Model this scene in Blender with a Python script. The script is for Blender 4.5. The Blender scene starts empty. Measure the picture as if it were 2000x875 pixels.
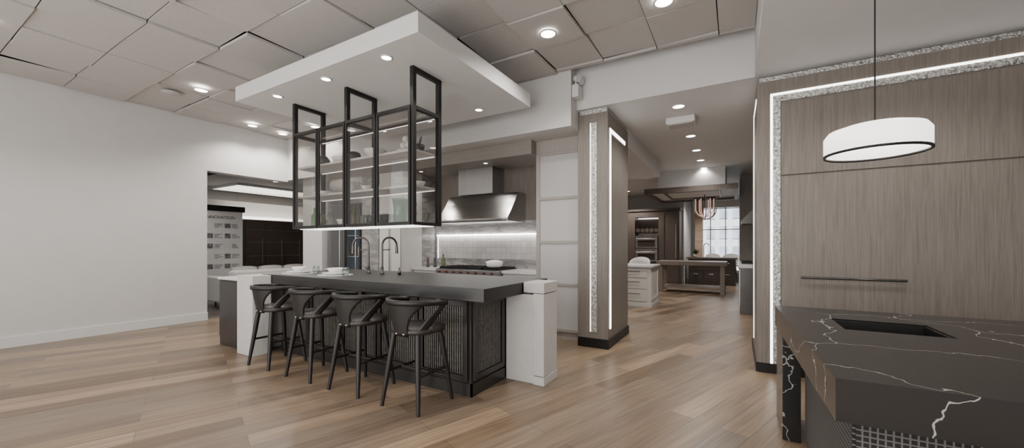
import bpy, bmesh, math, random
from mathutils import Vector, Matrix
SC=bpy.context.scene; C=SC.collection
random.seed(4)
ORG={}
# ---------------------------------------------------------------- materials
def nd(nt,t,**k):
    n=nt.nodes.new(t)
    for a,b in k.items(): setattr(n,a,b)
    return n
def M(name,col,rough=.5,metal=0.,var=.06,scale=6,bump=0.,bscale=50,emit=None,es=0.,stretch=(1,1,1),rot=(0,0,0),coat=0.,alpha=None,detail=4,dist=0.):
    m=bpy.data.materials.new(name); m.use_nodes=True; nt=m.node_tree; L=nt.links
    b=nt.nodes['Principled BSDF']
    tc=nd(nt,'ShaderNodeTexCoord'); mp=nd(nt,'ShaderNodeMapping'); mp.inputs['Scale'].default_value=stretch; mp.inputs['Rotation'].default_value=rot
    L.new(tc.outputs['Object'],mp.inputs['Vector'])
    n=nd(nt,'ShaderNodeTexNoise'); n.inputs['Scale'].default_value=scale; n.inputs['Detail'].default_value=detail; n.inputs['Distortion'].default_value=dist
    L.new(mp.outputs[0],n.inputs['Vector'])
    r=nd(nt,'ShaderNodeValToRGB')
    r.color_ramp.elements[0].position=.3; r.color_ramp.elements[1].position=.7
    r.color_ramp.elements[0].color=[max(0,c*(1-var)) for c in col]+[1]
    r.color_ramp.elements[1].color=[min(1,c*(1+var)) for c in col]+[1]
    L.new(n.outputs['Fac'],r.inputs[0]); L.new(r.outputs[0],b.inputs['Base Color'])
    b.inputs['Roughness'].default_value=rough; b.inputs['Metallic'].default_value=metal
    b.inputs['Coat Weight'].default_value=coat
    if bump:
        n2=nd(nt,'ShaderNodeTexNoise'); n2.inputs['Scale'].default_value=bscale; L.new(mp.outputs[0],n2.inputs['Vector'])
        bp=nd(nt,'ShaderNodeBump'); bp.inputs['Strength'].default_value=bump; bp.inputs['Distance'].default_value=.01
        L.new(n2.outputs['Fac'],bp.inputs['Height']); L.new(bp.outputs[0],b.inputs['Normal'])
    if emit:
        b.inputs['Emission Color'].default_value=list(emit)+[1]; b.inputs['Emission Strength'].default_value=es
    return m
def wood(name,c1,c2,grain='z',scale=1.,rough=.45):
    m=M(name,c1,rough); nt=m.node_tree; L=nt.links
    mp=[n for n in nt.nodes if n.type=='MAPPING'][0]; n=[n for n in nt.nodes if n.type=='TEX_NOISE'][0]; r=[n for n in nt.nodes if n.type=='VALTORGB'][0]
    s={'z':(80,80,2.6),'x':(2.6,80,80),'y':(80,2.6,80)}[grain]
    mp.inputs['Scale'].default_value=[a*scale for a in s]
    n.inputs['Scale'].default_value=1.; n.inputs['Detail'].default_value=6; n.inputs['Distortion'].default_value=.9
    r.color_ramp.elements[0].color=list(c1)+[1]; r.color_ramp.elements[1].color=list(c2)+[1]
    r.color_ramp.elements[0].position=.25; r.color_ramp.elements[1].position=.75
    return m
def floor_mat(name,cols,rough=.4):
    m=bpy.data.materials.new(name); m.use_nodes=True; nt=m.node_tree; L=nt.links; b=nt.nodes['Principled BSDF']
    tc=nd(nt,'ShaderNodeTexCoord'); mp=nd(nt,'ShaderNodeMapping'); mp.inputs['Rotation'].default_value=(0,0,math.radians(-70))
    L.new(tc.outputs['Object'],mp.inputs['Vector'])
    br=nd(nt,'ShaderNodeTexBrick'); br.offset=.37; br.offset_frequency=2
    br.inputs['Color1'].default_value=(0,0,0,1); br.inputs['Color2'].default_value=(1,1,1,1); br.inputs['Mortar'].default_value=(.2,.2,.2,1)
    br.inputs['Scale'].default_value=1; br.inputs['Mortar Size'].default_value=.0015; br.inputs['Mortar Smooth'].default_value=.1
    br.inputs['Brick Width'].default_value=1.6; br.inputs['Row Height'].default_value=.185
    L.new(mp.outputs[0],br.inputs['Vector'])
    r=nd(nt,'ShaderNodeValToRGB'); e=r.color_ramp.elements
    e[0].position=0; e[0].color=cols[0]+(1,); e[1].position=1; e[1].color=cols[-1]+(1,)
    for i,c in enumerate(cols[1:-1]):
        k=e.new((i+1)/(len(cols)-1)); k.color=c+(1,)
    L.new(br.outputs['Color'],r.inputs[0])
    m2=nd(nt,'ShaderNodeMapping'); m2.inputs['Scale'].default_value=(1.2,22,1); L.new(mp.outputs[0],m2.inputs['Vector'])
    n=nd(nt,'ShaderNodeTexNoise'); n.inputs['Scale'].default_value=1.3; n.inputs['Detail'].default_value=6; n.inputs['Distortion'].default_value=.8
    L.new(m2.outputs[0],n.inputs['Vector'])
    r2=nd(nt,'ShaderNodeValToRGB'); r2.color_ramp.elements[0].position=.3; r2.color_ramp.elements[0].color=(.62,.60,.58,1); r2.color_ramp.elements[1].position=.65; r2.color_ramp.elements[1].color=(1.0,1.0,1.0,1)
    L.new(n.outputs['Fac'],r2.inputs[0])
    mx=nd(nt,'ShaderNodeMix',data_type='RGBA',blend_type='MULTIPLY'); mx.inputs[0].default_value=1
    L.new(r.outputs[0],mx.inputs[6]); L.new(r2.outputs[0],mx.inputs[7])
    mo=nd(nt,'ShaderNodeMix',data_type='RGBA'); L.new(br.outputs['Fac'],mo.inputs[0]); L.new(mx.outputs[2],mo.inputs[6]); mo.inputs[7].default_value=(.05,.037,.026,1)
    L.new(mo.outputs[2],b.inputs['Base Color']); b.inputs['Roughness'].default_value=rough
    return m
def vein_mat(name,base,vein,scale=1.1,width=.012,rough=.25,dist=.5,stretch=(1,1,1),soft=0):
    m=bpy.data.materials.new(name); m.use_nodes=True; nt=m.node_tree; L=nt.links; b=nt.nodes['Principled BSDF']
    tc=nd(nt,'ShaderNodeTexCoord'); mp=nd(nt,'ShaderNodeMapping'); mp.inputs['Scale'].default_value=stretch; mp.inputs['Rotation'].default_value=(.3,.2,.5)
    L.new(tc.outputs['Object'],mp.inputs['Vector'])
    n=nd(nt,'ShaderNodeTexNoise'); n.inputs['Scale'].default_value=2.5; n.inputs['Detail'].default_value=5; L.new(mp.outputs[0],n.inputs['Vector'])
    mx=nd(nt,'ShaderNodeMix',data_type='RGBA',blend_type='LINEAR_LIGHT'); mx.inputs[0].default_value=dist*.3; L.new(mp.outputs[0],mx.inputs[6]); L.new(n.outputs['Color'],mx.inputs[7])
    v=nd(nt,'ShaderNodeTexVoronoi',feature='DISTANCE_TO_EDGE'); v.inputs['Scale'].default_value=scale; L.new(mx.outputs[2],v.inputs['Vector'])
    r=nd(nt,'ShaderNodeValToRGB'); r.color_ramp.elements[0].position=width*.3; r.color_ramp.elements[0].color=tuple(vein)+(1,); r.color_ramp.elements[1].position=width*1.3+soft; r.color_ramp.elements[1].color=tuple(base)+(1,)
    L.new(v.outputs['Distance'],r.inputs[0]); L.new(r.outputs[0],b.inputs['Base Color']); b.inputs['Roughness'].default_value=rough
    return m
def grid_mat(name,c1,c2,size,mort,rough=.5,metal=0.,bump=.6,ov=.55):
    m=bpy.data.materials.new(name); m.use_nodes=True; nt=m.node_tree; L=nt.links; b=nt.nodes['Principled BSDF']
    tc=nd(nt,'ShaderNodeTexCoord'); sp=nd(nt,'ShaderNodeSeparateXYZ'); L.new(tc.outputs['Object'],sp.inputs[0])
    ad=nd(nt,'ShaderNodeMath',operation='ADD'); L.new(sp.outputs[0],ad.inputs[0]); L.new(sp.outputs[1],ad.inputs[1])
    cb=nd(nt,'ShaderNodeCombineXYZ'); L.new(ad.outputs[0],cb.inputs[0]); L.new(sp.outputs[2],cb.inputs[1])
    br=nd(nt,'ShaderNodeTexBrick'); br.offset=0; br.inputs['Scale'].default_value=1; br.inputs['Brick Width'].default_value=size[0]; br.inputs['Row Height'].default_value=size[1]
    br.inputs['Mortar Size'].default_value=mort; br.inputs['Color1'].default_value=c1+(1,); br.inputs['Color2'].default_value=tuple(x*.8 for x in c1)+(1,); br.inputs['Mortar'].default_value=c2+(1,)
    L.new(cb.outputs[0],br.inputs['Vector'])
    v=nd(nt,'ShaderNodeTexNoise'); v.inputs['Scale'].default_value=70; L.new(cb.outputs[0],v.inputs['Vector'])
    mx=nd(nt,'ShaderNodeMix',data_type='RGBA',blend_type='OVERLAY'); mx.inputs[0].default_value=ov; L.new(br.outputs['Color'],mx.inputs[6]); L.new(v.outputs['Fac'],mx.inputs[7])
    L.new(mx.outputs[2],b.inputs['Base Color'])
    bp=nd(nt,'ShaderNodeBump'); bp.inputs['Strength'].default_value=bump; bp.inputs['Distance'].default_value=.004; L.new(mx.outputs[2],bp.inputs['Height']); L.new(bp.outputs[0],b.inputs['Normal'])
    b.inputs['Roughness'].default_value=rough; b.inputs['Metallic'].default_value=metal
    return m
def glass(name,tint,refl=.04,rough=.02,graze=.35):
    m=bpy.data.materials.new(name); m.use_nodes=True; nt=m.node_tree; L=nt.links
    for n in list(nt.nodes): nt.nodes.remove(n)
    o=nd(nt,'ShaderNodeOutputMaterial'); t=nd(nt,'ShaderNodeBsdfTransparent'); g=nd(nt,'ShaderNodeBsdfGlossy'); mx=nd(nt,'ShaderNodeMixShader'); fr=nd(nt,'ShaderNodeLayerWeight'); fr.inputs[0].default_value=.5
    ns=nd(nt,'ShaderNodeTexNoise'); ns.inputs['Scale'].default_value=2
    rr=nd(nt,'ShaderNodeValToRGB'); rr.color_ramp.elements[0].color=tuple(x*.97 for x in tint)+(1,); rr.color_ramp.elements[1].color=tuple(tint)+(1,); L.new(ns.outputs['Fac'],rr.inputs[0]); L.new(rr.outputs[0],t.inputs[0])
    g.inputs['Roughness'].default_value=rough
    pw=nd(nt,'ShaderNodeMath',operation='POWER'); pw.inputs[1].default_value=3.5; L.new(fr.outputs['Facing'],pw.inputs[0])
    a=nd(nt,'ShaderNodeMath',operation='MULTIPLY_ADD'); a.inputs[1].default_value=graze; a.inputs[2].default_value=refl; L.new(pw.outputs[0],a.inputs[0])
    L.new(a.outputs[0],mx.inputs[0]); L.new(t.outputs[0],mx.inputs[1]); L.new(g.outputs[0],mx.inputs[2]); L.new(mx.outputs[0],o.inputs[0])
    return m
m_wall=M('painted wall',(.54,.525,.51),.6,var=.02,bump=.05,bscale=80)
m_ceil=M('ceiling tile',(.42,.40,.38),.8,var=.03,scale=30,bump=.1,bscale=120)
m_white=M('white paint',(.60,.59,.58),.55,var=.015)
m_dark=M('dark void',(.03,.03,.03),.9)
m_floor=floor_mat('oak planks',[(.145,.097,.062),(.285,.20,.13),(.20,.15,.108),(.35,.25,.165),(.165,.118,.084)],.34)
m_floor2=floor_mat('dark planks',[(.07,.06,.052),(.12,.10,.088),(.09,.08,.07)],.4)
m_grey=wood('greige oak',(.130,.110,.093),(.218,.190,.164),'z')
m_greyx=wood('greige oak horizontal',(.20,.178,.158),(.27,.245,.22),'x')
m_light=wood('pale taupe oak',(.29,.257,.23),(.37,.335,.305),'z')
m_black=M('blackened metal',(.010,.009,.0085),.42,.3,var=.15,scale=14)
m_stain=wood('black stained wood',(.004,.0035,.003),(.010,.008,.007),'z',1,.48)
m_ctr=wood('charcoal stained oak counter',(.011,.0105,.010),(.028,.0265,.0255),'x',1,.42)
m_base=M('espresso lacquer',(.018,.0155,.0145),.32,var=.12,coat=.12)
m_reed=M('reeded bronze',(.16,.15,.135),.4,.5,var=.2,scale=30)
m_lime=M('pale limestone',(.50,.48,.46),.65,var=.03,scale=9,bump=.04,bscale=40,detail=8)
m_steel=M('brushed steel',(.42,.41,.40),.3,1,var=.08,scale=3,stretch=(1,1,40),bump=.03,bscale=80)
m_steelv=M('brushed steel vertical',(.38,.37,.36),.3,1,var=.1,scale=3,stretch=(40,40,1))
m_nick=M('brushed nickel',(.42,.4,.38),.25,1)
m_gun=M('gunmetal',(.10,.095,.09),.3,.9)
m_led=M('led glow',(1,1,1),.5,emit=(1,.97,.93),es=6)
m_ledb=M('backsplash led',(1,1,1),.5,emit=(1,.98,.95),es=28)
m_ledm=M('led soft',(1,1,1),.5,emit=(1,.97,.93),es=3)
m_shled=M('shelf led faint',(.8,.8,.8),.5,emit=(1,.96,.9),es=1.6)
m_lamp=M('lamp diffuser',(1,1,1),.5,emit=(1,.95,.88),es=16)
m_leaf=M('silver leaf',(.50,.49,.47),.35,.8,var=.7,scale=40,bump=.8,bscale=90,detail=8)
m_marb=vein_mat('grey marble',(.33,.315,.305),(.21,.202,.20),2.2,.05,.25,1.2,(1,1,3),.15)
m_bmarb=vein_mat('black marble',(.014,.0135,.0135),(.5,.48,.46),1.1,.0015,.2,.9)
m_wmarb=vein_mat('white stone',(.62,.61,.60),(.52,.51,.5),2,.03,.25,1,(1,1,1),.1)
m_tile=grid_mat('embossed tile',(.56,.53,.51),(.32,.30,.285),(.1,.1),.003)
m_mesh=grid_mat('woven metal mesh',(.014,.0135,.013),(.13,.125,.115),(.022,.022),.003,.75,0.,.6,.1)
m_frost=M('frosted glass panel',(.46,.45,.44),.45,var=.02,scale=2)
m_door=glass('smoked clear glass',(.84,.83,.82),.055,.02,.3)
m_clear=glass('clear glass',(.88,.92,.91),.08,.02,.6)
m_green=glass('green glass',(.50,.72,.52),.06,.02,.6)
m_olive=M('olive glaze',(.10,.11,.05),.2)
m_cer=M('white ceramic',(.78,.77,.74),.25,var=.02)
m_cerd=M('charcoal ceramic',(.05,.045,.045),.35,var=.2)
m_seat=M('dark leather',(.022,.015,.013),.45,var=.15,scale=30,bump=.1)
m_red=M('red knob',(.13,.008,.008),.35)
m_dwood=wood('dark walnut',(.050,.036,.029),(.105,.078,.064),'z')
m_tabl=wood('weathered oak',(.12,.095,.076),(.23,.185,.15),'x')
m_cloth=M('off white upholstery',(.58,.56,.53),.9,var=.05,scale=40,bump=.2,bscale=200)
m_screen=M('dark bronze glass',(.06,.045,.038),.15,.3)
m_post=M('poster white',(.72,.72,.72),.5,var=.01)
m_pgrey=M('poster grey',(.16,.16,.17),.5,var=.7,scale=14)
m_ink=M('ink',(.03,.03,.035),.5)
m_pan=M('copper steel pans',(.5,.45,.4),.25,1)
m_glowc=M('glowing copper loop',(.6,.42,.34),.3,.5,emit=(1,.58,.44),es=.7)
m_brick=grid_mat('stone facade',(.45,.32,.23),(.3,.25,.2),(.3,.1),.01,.8)
m_fac=M('pale facade',(.88,.91,.96),.7,var=.08,scale=1)
m_facw=M('facade window',(.60,.67,.77),.2,var=.3,scale=1.5)
m_fridge=M('fridge interior',(.35,.4,.5),.5,emit=(.5,.68,1),es=.6)
m_shade=M('opal shade',(.95,.93,.9),.4,emit=(1,.95,.88),es=2.2)
m_plant=M('leaves',(.06,.12,.04),.6,var=.4)
m_shelf=M('shelf board',(.62,.605,.59),.4,var=.03)
m_ivory=M('ivory painted wood',(.60,.58,.555),.4,var=.02)
m_cove=M('cove light',(1,1,1),.5,emit=(1,.93,.8),es=1.8)
# ---------------------------------------------------------------- mesh helpers
class MB:
    def __init__(s): s.v=[]; s.f=[]; s.sm=[]
    def add(s,vs,fs,smooth=False):
        o=len(s.v); s.v+=[Vector(v) for v in vs]; s.f+=[[i+o for i in f] for f in fs]; s.sm+=[smooth]*len(fs); return s
    def box(s,x0,x1,y0,y1,z0,z1):
        v=[(x,y,z) for z in (z0,z1) for y in (y0,y1) for x in (x0,x1)]
        return s.add(v,[(0,2,3,1),(4,5,7,6),(0,1,5,4),(2,6,7,3),(0,4,6,2),(1,3,7,5)])
    def tube(s,pts,r,n=10,closed=False,rs=None):
        pts=[Vector(p) for p in pts]; m=len(pts); rings=[]; up=None
        for i,p in enumerate(pts):
            if closed: t=(pts[(i+1)%m]-pts[i-1])
            else: t=(pts[min(i+1,m-1)]-pts[max(i-1,0)])
            t.normalize()
            if up is None:
                up=Vector((0,0,1)) if abs(t.z)<.9 else Vector((1,0,0))
            a=(up-t*up.dot(t)); a.normalize(); b=t.cross(a); up=a
            rr=rs[i] if rs else r
            rings.append([p+a*rr*math.cos(2*math.pi*k/n)+b*rr*math.sin(2*math.pi*k/n) for k in range(n)])
        vs=[q for g in rings for q in g]; fs=[]
        for i in range(m if closed else m-1):
            j=(i+1)%m
            for k in range(n): fs.append((i*n+k,i*n+(k+1)%n,j*n+(k+1)%n,j*n+k))
        s.add(vs,fs,True)
        if not closed: s.add(rings[0],[tuple(range(n))]); s.add(rings[-1],[tuple(range(n))])
        return s
    def cyl(s,p0,p1,r0,r1=None,n=16): return s.tube([p0,p1],r0,n,rs=[r0,r0 if r1 is None else r1])
    def lathe(s,prof,c,n=24,close=False):
        vs=[];fs=[];m=len(prof)
        for r,z in prof:
            for k in range(n):
                a=2*math.pi*k/n; vs.append((c[0]+r*math.cos(a),c[1]+r*math.sin(a),c[2]+z))
        for i in range(m if close else m-1):
            j=(i+1)%m
            for k in range(n): fs.append((i*n+k,i*n+(k+1)%n,j*n+(k+1)%n,j*n+k))
        return s.add(vs,fs,True)
    def prism(s,poly,ax,a,b):
        def P(u,v,w): return {'x':(w,u,v),'y':(u,w,v),'z':(u,v,w)}[ax]
        n=len(poly); vs=[P(u,v,a) for u,v in poly]+[P(u,v,b) for u,v in poly]
        return s.add(vs,[tuple(range(n)),tuple(range(2*n-1,n-1,-1))]+[(i,(i+1)%n,(i+1)%n+n,i+n) for i in range(n)])
    def shell(s,f,nu,nv):
        vs=[];fs=[]
        for w in (0,1):
            for i in range(nu+1):
                for j in range(nv+1): vs.append(f(i/nu,j/nv,w))
        I=lambda w,i,j: w*(nu+1)*(nv+1)+i*(nv+1)+j
        for i in range(nu):
            for j in range(nv):
                fs.append((I(0,i,j),I(0,i+1,j),I(0,i+1,j+1),I(0,i,j+1))); fs.append((I(1,i,j),I(1,i,j+1),I(1,i+1,j+1),I(1,i+1,j)))
        for i in range(nu):
            for j in (0,nv): fs.append((I(0,i,j),I(0,i+1,j),I(1,i+1,j),I(1,i,j)))
        for j in range(nv):
            for i in (0,nu): fs.append((I(0,i,j),I(0,i,j+1),I(1,i,j+1),I(1,i,j)))
        return s.add(vs,fs,True)
    def build(s,name,mat,parent=None,bevel=0):
        if parent is not None: o=ORG[parent.name]
        else:
            xs=[v.x for v in s.v]; ys=[v.y for v in s.v]; o=Vector(((min(xs)+max(xs))/2,(min(ys)+max(ys))/2,min(v.z for v in s.v)))
        me=bpy.data.meshes.new(name); me.from_pydata([v-o for v in s.v],[],s.f)
        for p,q in zip(me.polygons,s.sm): p.use_smooth=q
        bm=bmesh.new(); bm.from_mesh(me); bmesh.ops.recalc_face_normals(bm,faces=bm.faces); bm.to_mesh(me); bm.free()
        me.materials.append(mat)
        ob=bpy.data.objects.new(name,me); C.objects.link(ob)
        if parent is not None: ob.parent=parent
        else: ob.location=o
        ORG[ob.name]=o
        if bevel:
            b=ob.modifiers.new('bevel','BEVEL'); b.width=bevel; b.segments=2; b.limit_method='ANGLE'
        return ob
def B(*a): return MB().box(*a)
def T(name,label,cat,loc,group=None):
    o=bpy.data.objects.new(name,None); C.objects.link(o); o.location=loc; o.empty_display_size=.1
    ORG[o.name]=Vector(loc); o['label']=label; o['category']=cat
    if group: o['group']=group
    return o
def tag(o,label,cat,group=None,kind=None):
    o['label']=label; o['category']=cat
    if group: o['group']=group
    if kind: o['kind']=kind
    return o
def S(name,mb,mat,label,cat,bevel=0): return tag(mb.build(name,mat,None,bevel),label,cat,None,'structure')
def copy_tree(o,loc=None,parent=None,label=None):
    c=o.copy(); C.objects.link(c)
    if parent: c.parent=parent
    if loc is not None: c.location=loc
    if label: c['label']=label
    for ch in list(o.children): copy_tree(ch,None,c)
    return c
def text(s,size,loc,rot,mat,parent,name='lettering'):
    cu=bpy.data.curves.new('t','FONT'); cu.body=s; cu.size=size; cu.extrude=.001
    t=bpy.data.objects.new('t',cu); C.objects.link(t); bpy.context.view_layer.update()
    me=bpy.data.meshes.new_from_object(t); bpy.data.objects.remove(t)
    R=Matrix.Rotation(rot,4,'Z')@Matrix.Rotation(math.pi/2,4,'X')
    me.transform(Matrix.Translation(Vector(loc)-ORG[parent.name])@R); me.materials.clear(); me.materials.append(mat)
    o=bpy.data.objects.new(name,me); C.objects.link(o); o.parent=parent; return o
def spot(x,y,z,e,size=110,r=.05,blend=.6,col=(1,.95,.89)):
    l=bpy.data.lights.new('spot','SPOT'); l.energy=e; l.spot_size=math.radians(size); l.spot_blend=blend; l.shadow_soft_size=r; l.color=col
    o=bpy.data.objects.new('spot_lamp',l); C.objects.link(o); o.location=(x,y,z)
def area(loc,target,sx,sy,e,col=(1,.97,.94)):
    l=bpy.data.lights.new('area','AREA'); l.shape='RECTANGLE'; l.size=sx; l.size_y=sy; l.energy=e; l.color=col
    o=bpy.data.objects.new('fill_lamp',l); C.objects.link(o); o.location=loc
    o.rotation_euler=(Vector(target)-Vector(loc)).to_track_quat('-Z','Y').to_euler()
# ---------------------------------------------------------------- room shell
S('floor',B(-8.1,3.2,-2,18,-.1,0),m_floor,'wide plank oak floor of the showroom','floor')
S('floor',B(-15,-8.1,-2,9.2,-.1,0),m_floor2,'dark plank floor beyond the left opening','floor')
mb=MB()
xs=[-1.95+.6*k for k in range(-11,4)]; ys=[3.83+.6*k for k in range(-9,2)]
for i,x in enumerate(xs):
    for j,y in enumerate(ys):
        x0,x1=max(x,-8),min(x+.6,.17); y0,y1=y,min(y+.6,4.5)
        if x1-x0<.05 or y1-y0<.05: continue
        z=3.475+random.choice((0,.015,.03)); t=random.choice((-.006,0,.006)); u=random.choice((-.006,0,.006)); g=.0055
        v=[(x0+g,y0+g,z-t-u),(x1-g,y0+g,z-t+u),(x0+g,y1-g,z+t-u),(x1-g,y1-g,z+t+u)]; v=v+[(a,b,c+.03) for a,b,c in v]
        mb.add(v,[(0,2,3,1),(4,5,7,6),(0,1,5,4),(2,6,7,3),(0,4,6,2),(1,3,7,5)])
S('ceiling',mb,m_ceil,'grey ceiling of square acoustic tiles with shadow gaps','ceiling')
S('ceiling',B(-8.2,.17,-2,4.7,3.6,3.7),m_dark,'dark void above the ceiling tiles','ceiling')
S('ceiling',B(.17,3.2,-2,4.7,3.05,3.7),m_white,'lower white ceiling over the black marble counter','ceiling')
S('ceiling',B(-1.777,3.2,4.7,18,3.05,3.7),m_white,'white corridor ceiling and its beam','ceiling')
S('ceiling',B(-5,-1.777,5.8,18,3.05,3.7),m_white,'white ceiling above the far kitchen display','ceiling')
S('trim_1',B(-3.2,-1.39,5.82,8.7,2.77,3.05),m_white,'dropped white soffit beside the corridor','soffit')
S('wall_left',MB().box(-8.2,-8,-2,3.1,0,3.7).box(-8.2,-8,3.1,4.5,2.62,3.7),m_wall,'pale grey left wall with wide opening','wall')
S('baseboard_left',B(-8,-7.97,-2,3.1,0,.14),m_white,'white baseboard along the left wall','baseboard',.004)
S('trim_2',MB().box(-8.2,-1.777,4.5,5.8,2.8,3.7).box(-8.2,-7.08,4.5,5.0,2.65,2.8),m_wall,'deep white bulkhead above the cooking wall','bulkhead')
S('trim_3',B(-7.06,-2.49,4.8,5.6,2.6,2.8),m_greyx,'greige oak soffit above the range hood','soffit')
S('wall_back',B(-7.73,-1.79,5.6,5.8,0,2.8),m_wall,'back wall of the kitchen display','wall')
S('wall_pier',B(-7.73,-7.09,4.66,5.6,0,2.65),m_white,'white pier left of the refrigerator','wall')
S('wall_far_left',B(-5.2,-5,5.8,18,0,3.05),m_wall,'far left corridor wall','wall')
S('wall_far',MB().box(-5,-1.5,13.95,14.1,0,3.05).box(-1.6,-1.5,14.1,16.5,0,3.05).box(-1.6,-1.35,16.5,16.6,0,3.05).box(-1.35,.15,16.5,16.6,2.75,3.05).box(-1.35,.15,16.5,16.6,0,.35).box(.15,3.2,16.5,16.6,0,3.05),m_wall,'far wall with tall window','wall')
w=MB()
for x in (-1.35,-.85,-.35,.11): w.box(x,x+.03,16.5,16.56,.35,2.75)
for z in (.35,1.9,2.7): w.box(-1.35,.15,16.5,16.56,z,z+.03)
S('window_1',w,m_gun,'tall shop window at the corridor end','window')
S('wall_right',B(3.1,3.2,-2,18,0,3.05),m_wall,'right side wall','wall')
# other room on the left
S('ceiling',MB().box(-15,-8.2,-2,9.2,3.0,3.1),m_ceil,'ceiling of the room beyond the left opening','ceiling')
S('wall_left_far',B(-14.2,-14,-2,9.2,0,3.0),m_wall,'cream wall of the room beyond','wall')
S('wall_left_rear',B(-14,-8.2,9,9.2,0,3.0),m_wall,'rear wall of the room beyond','wall')
S('wall_left_side',B(-8.2,-7.9,5.8,9.2,0,3.0),m_wall,'side wall of the room beyond','wall')
# ---------------------------------------------------------------- canopy + downlights
t=T('ceiling_canopy','large suspended white ceiling canopy above the bar island','ceiling canopy',(-3.63,3.2,3.0))
B(-5.09,-2.18,2.25,4.18,3.0,3.17).build('panel',m_white,t,.004)
B(-4.0,-3.3,3.4,3.9,3.17,3.47).build('mounting_box',m_white,t)
def downlight(x,y,z,r,label,grp,e=45,size=115,es=None):
    t=T('downlight',label,'downlight',(x,y,z),grp)
    MB().lathe([(r,0),(r*1.18,0),(r*1.2,-.006),(r*1.0,-.01),(r*.96,-.004)],(x,y,z),24,True).build('trim_ring',m_white,t)
    MB().lathe([(0,-.003),(r*.97,-.003),(r*.97,.004),(0,.004)],(x,y,z),24).build('lens',m_lamp,t)
    if e: spot(x,y,z-.03,e*.9,size,r*.6)
cl=['recessed canopy light nearest the canopy front corner','middle recessed light along the canopy front edge','recessed canopy light nearest its left corner','recessed light near the right rear of the canopy','middle recessed light at the canopy rear','recessed light at the canopy left rear']
for l,(x,y) in zip(cl,[(-2.72,2.41),(-3.6,2.41),(-4.49,2.41),(-2.77,3.92),(-3.6,3.92),(-4.49,3.92)]): downlight(x,y,3.0,.045,l,'canopy downlights',32)
for l,(x,y) in zip(['bright round downlight in the tiles right of the canopy','round downlight in the tiles at the top edge above the passage','large round downlight left of the canopy','small downlight close to the left wall','downlight in the back corner above the opening','downlight in tiles behind the hanging shelf','downlight over the floor in front of the stools','downlight near the front left tiles'],
    [(-1.65,3.55),(-.55,3.6),(-6.4,2.41),(-7.5,3.59),(-7.55,4.15),(-6.59,4.2),(-3.0,.9),(-6.2,.6)]): downlight(x,y,3.46,.075,l,'tile ceiling downlights',85,140)
for l,(y) in zip(['nearest downlight in the corridor row','second downlight in the corridor row','third downlight in the corridor row','fourth downlight in the corridor row','farthest downlight in the corridor row'],(5.2,6.7,7.75,8.7,9.6)): downlight(-.62,y,3.05,.07,l,'corridor downlights',75,140)
downlight(-3.39,4.98,2.6,.035,'small downlight in the oak soffit right of the hood','soffit downlights',20,100)
downlight(-4.75,4.98,2.6,.035,'small downlight in the oak soffit left of the hood','soffit downlights',20,100)
downlight(1.3,3.6,3.05,.07,'downlight in the low ceiling over the marble counter','low ceiling downlights',60,140)
downlight(1.0,1.2,3.05,.07,'downlight in the low ceiling near the camera','low ceiling downlights',50,140)
for i,(x,y) in enumerate([(-9.3,3.2),(-10.5,5.6),(-12.6,4.2),(-12.8,6.6)]): downlight(x,y,3.0,.07,['downlight just inside the room beyond the opening','downlight above the display cabinet beyond','downlight by the poster board','downlight in the far corner of the room beyond'][i],'room beyond downlights',85,140)
for i,(x,y) in enumerate([(-3.2,10),(-3.0,12.5),(-.6,14)]): downlight(x,y,3.05,.07,['downlight left of the far canopy','downlight over the wall ovens','downlight before the far window'][i],'far kitchen downlights',210,140)
downlight(-2.2,7.9,2.77,.05,'downlight under the soffit above the ivory island','far kitchen downlights',80,140)
tag(MB().lathe([(0,0),(.1,0),(.11,.008),(.11,.014),(0,.014)],(-6.9,2.25,3.455)).build('ceiling_speaker',m_ceil),'flat round speaker flush in the ceiling tiles by the left downlight','speaker')
# emergency light
t=T('emergency_light','white emergency light box with two lamp heads on bulkhead corner','emergency light',(-1.74,4.62,3.16))
B(-1.777,-1.69,4.52,4.69,3.16,3.32).build('housing',m_white,t,.01)
for i,yy in enumerate((4.56,4.66)):
    h=MB().cyl((-1.735,yy,3.32),(-1.735,yy,3.36),.012); h.tube([(-1.75,yy,3.39),(-1.73,yy-.02,3.39),(-1.68,yy-.04,3.375)],.04,16,rs=[.02,.04,.045]); h.build('lamp_head',m_white,t)
# corridor ceiling box
t=T('access_point','white boxed fitting under the corridor ceiling','ceiling fitting',(-.62,5.72,2.965))
B(-.83,-.47,5.6,5.85,2.96,3.05).build('housing',m_white,t,.01); B(-.8,-.5,5.62,5.83,2.95,2.96).build('grille',m_ceil,t)
# ---------------------------------------------------------------- island
t=T('kitchen_island','dark island cabinet with reeded panels behind the stools','kitchen island',(-3.4,3.2,0))
B(-4.86,-1.967,2.67,3.7,.0,.84).build('body',m_base,t)
MB().box(-4.86,-1.95,2.655,2.67,0,.11).box(-1.967,-1.95,2.655,3.2,0,.11).build('plinth',m_base,t)
def reed(x0,x1,z0,z1,ax,pos):
    r=MB(); n=int((x1-x0)/.024)
    for k in range(n):
        a=x0+(k+.25)*(x1-x0)/n; b=a+.42*(x1-x0)/n
        if ax=='y': r.box(a,b,pos-.009,pos,z0,z1)
        else: r.box(pos,pos+.009,a,b,z0,z1)
    m=int((z1-z0)/.05)
    for k in range(1,m):
        z=z0+k*(z1-z0)/m
        if ax=='y': r.box(x0,x1,pos-.003,pos,z,z+.003)
        else: r.box(pos,pos+.003,x0,x1,z,z+.003)
    return r
edges=[-4.84,-4.27,-3.70,-3.13,-2.56,-1.985]
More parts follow.
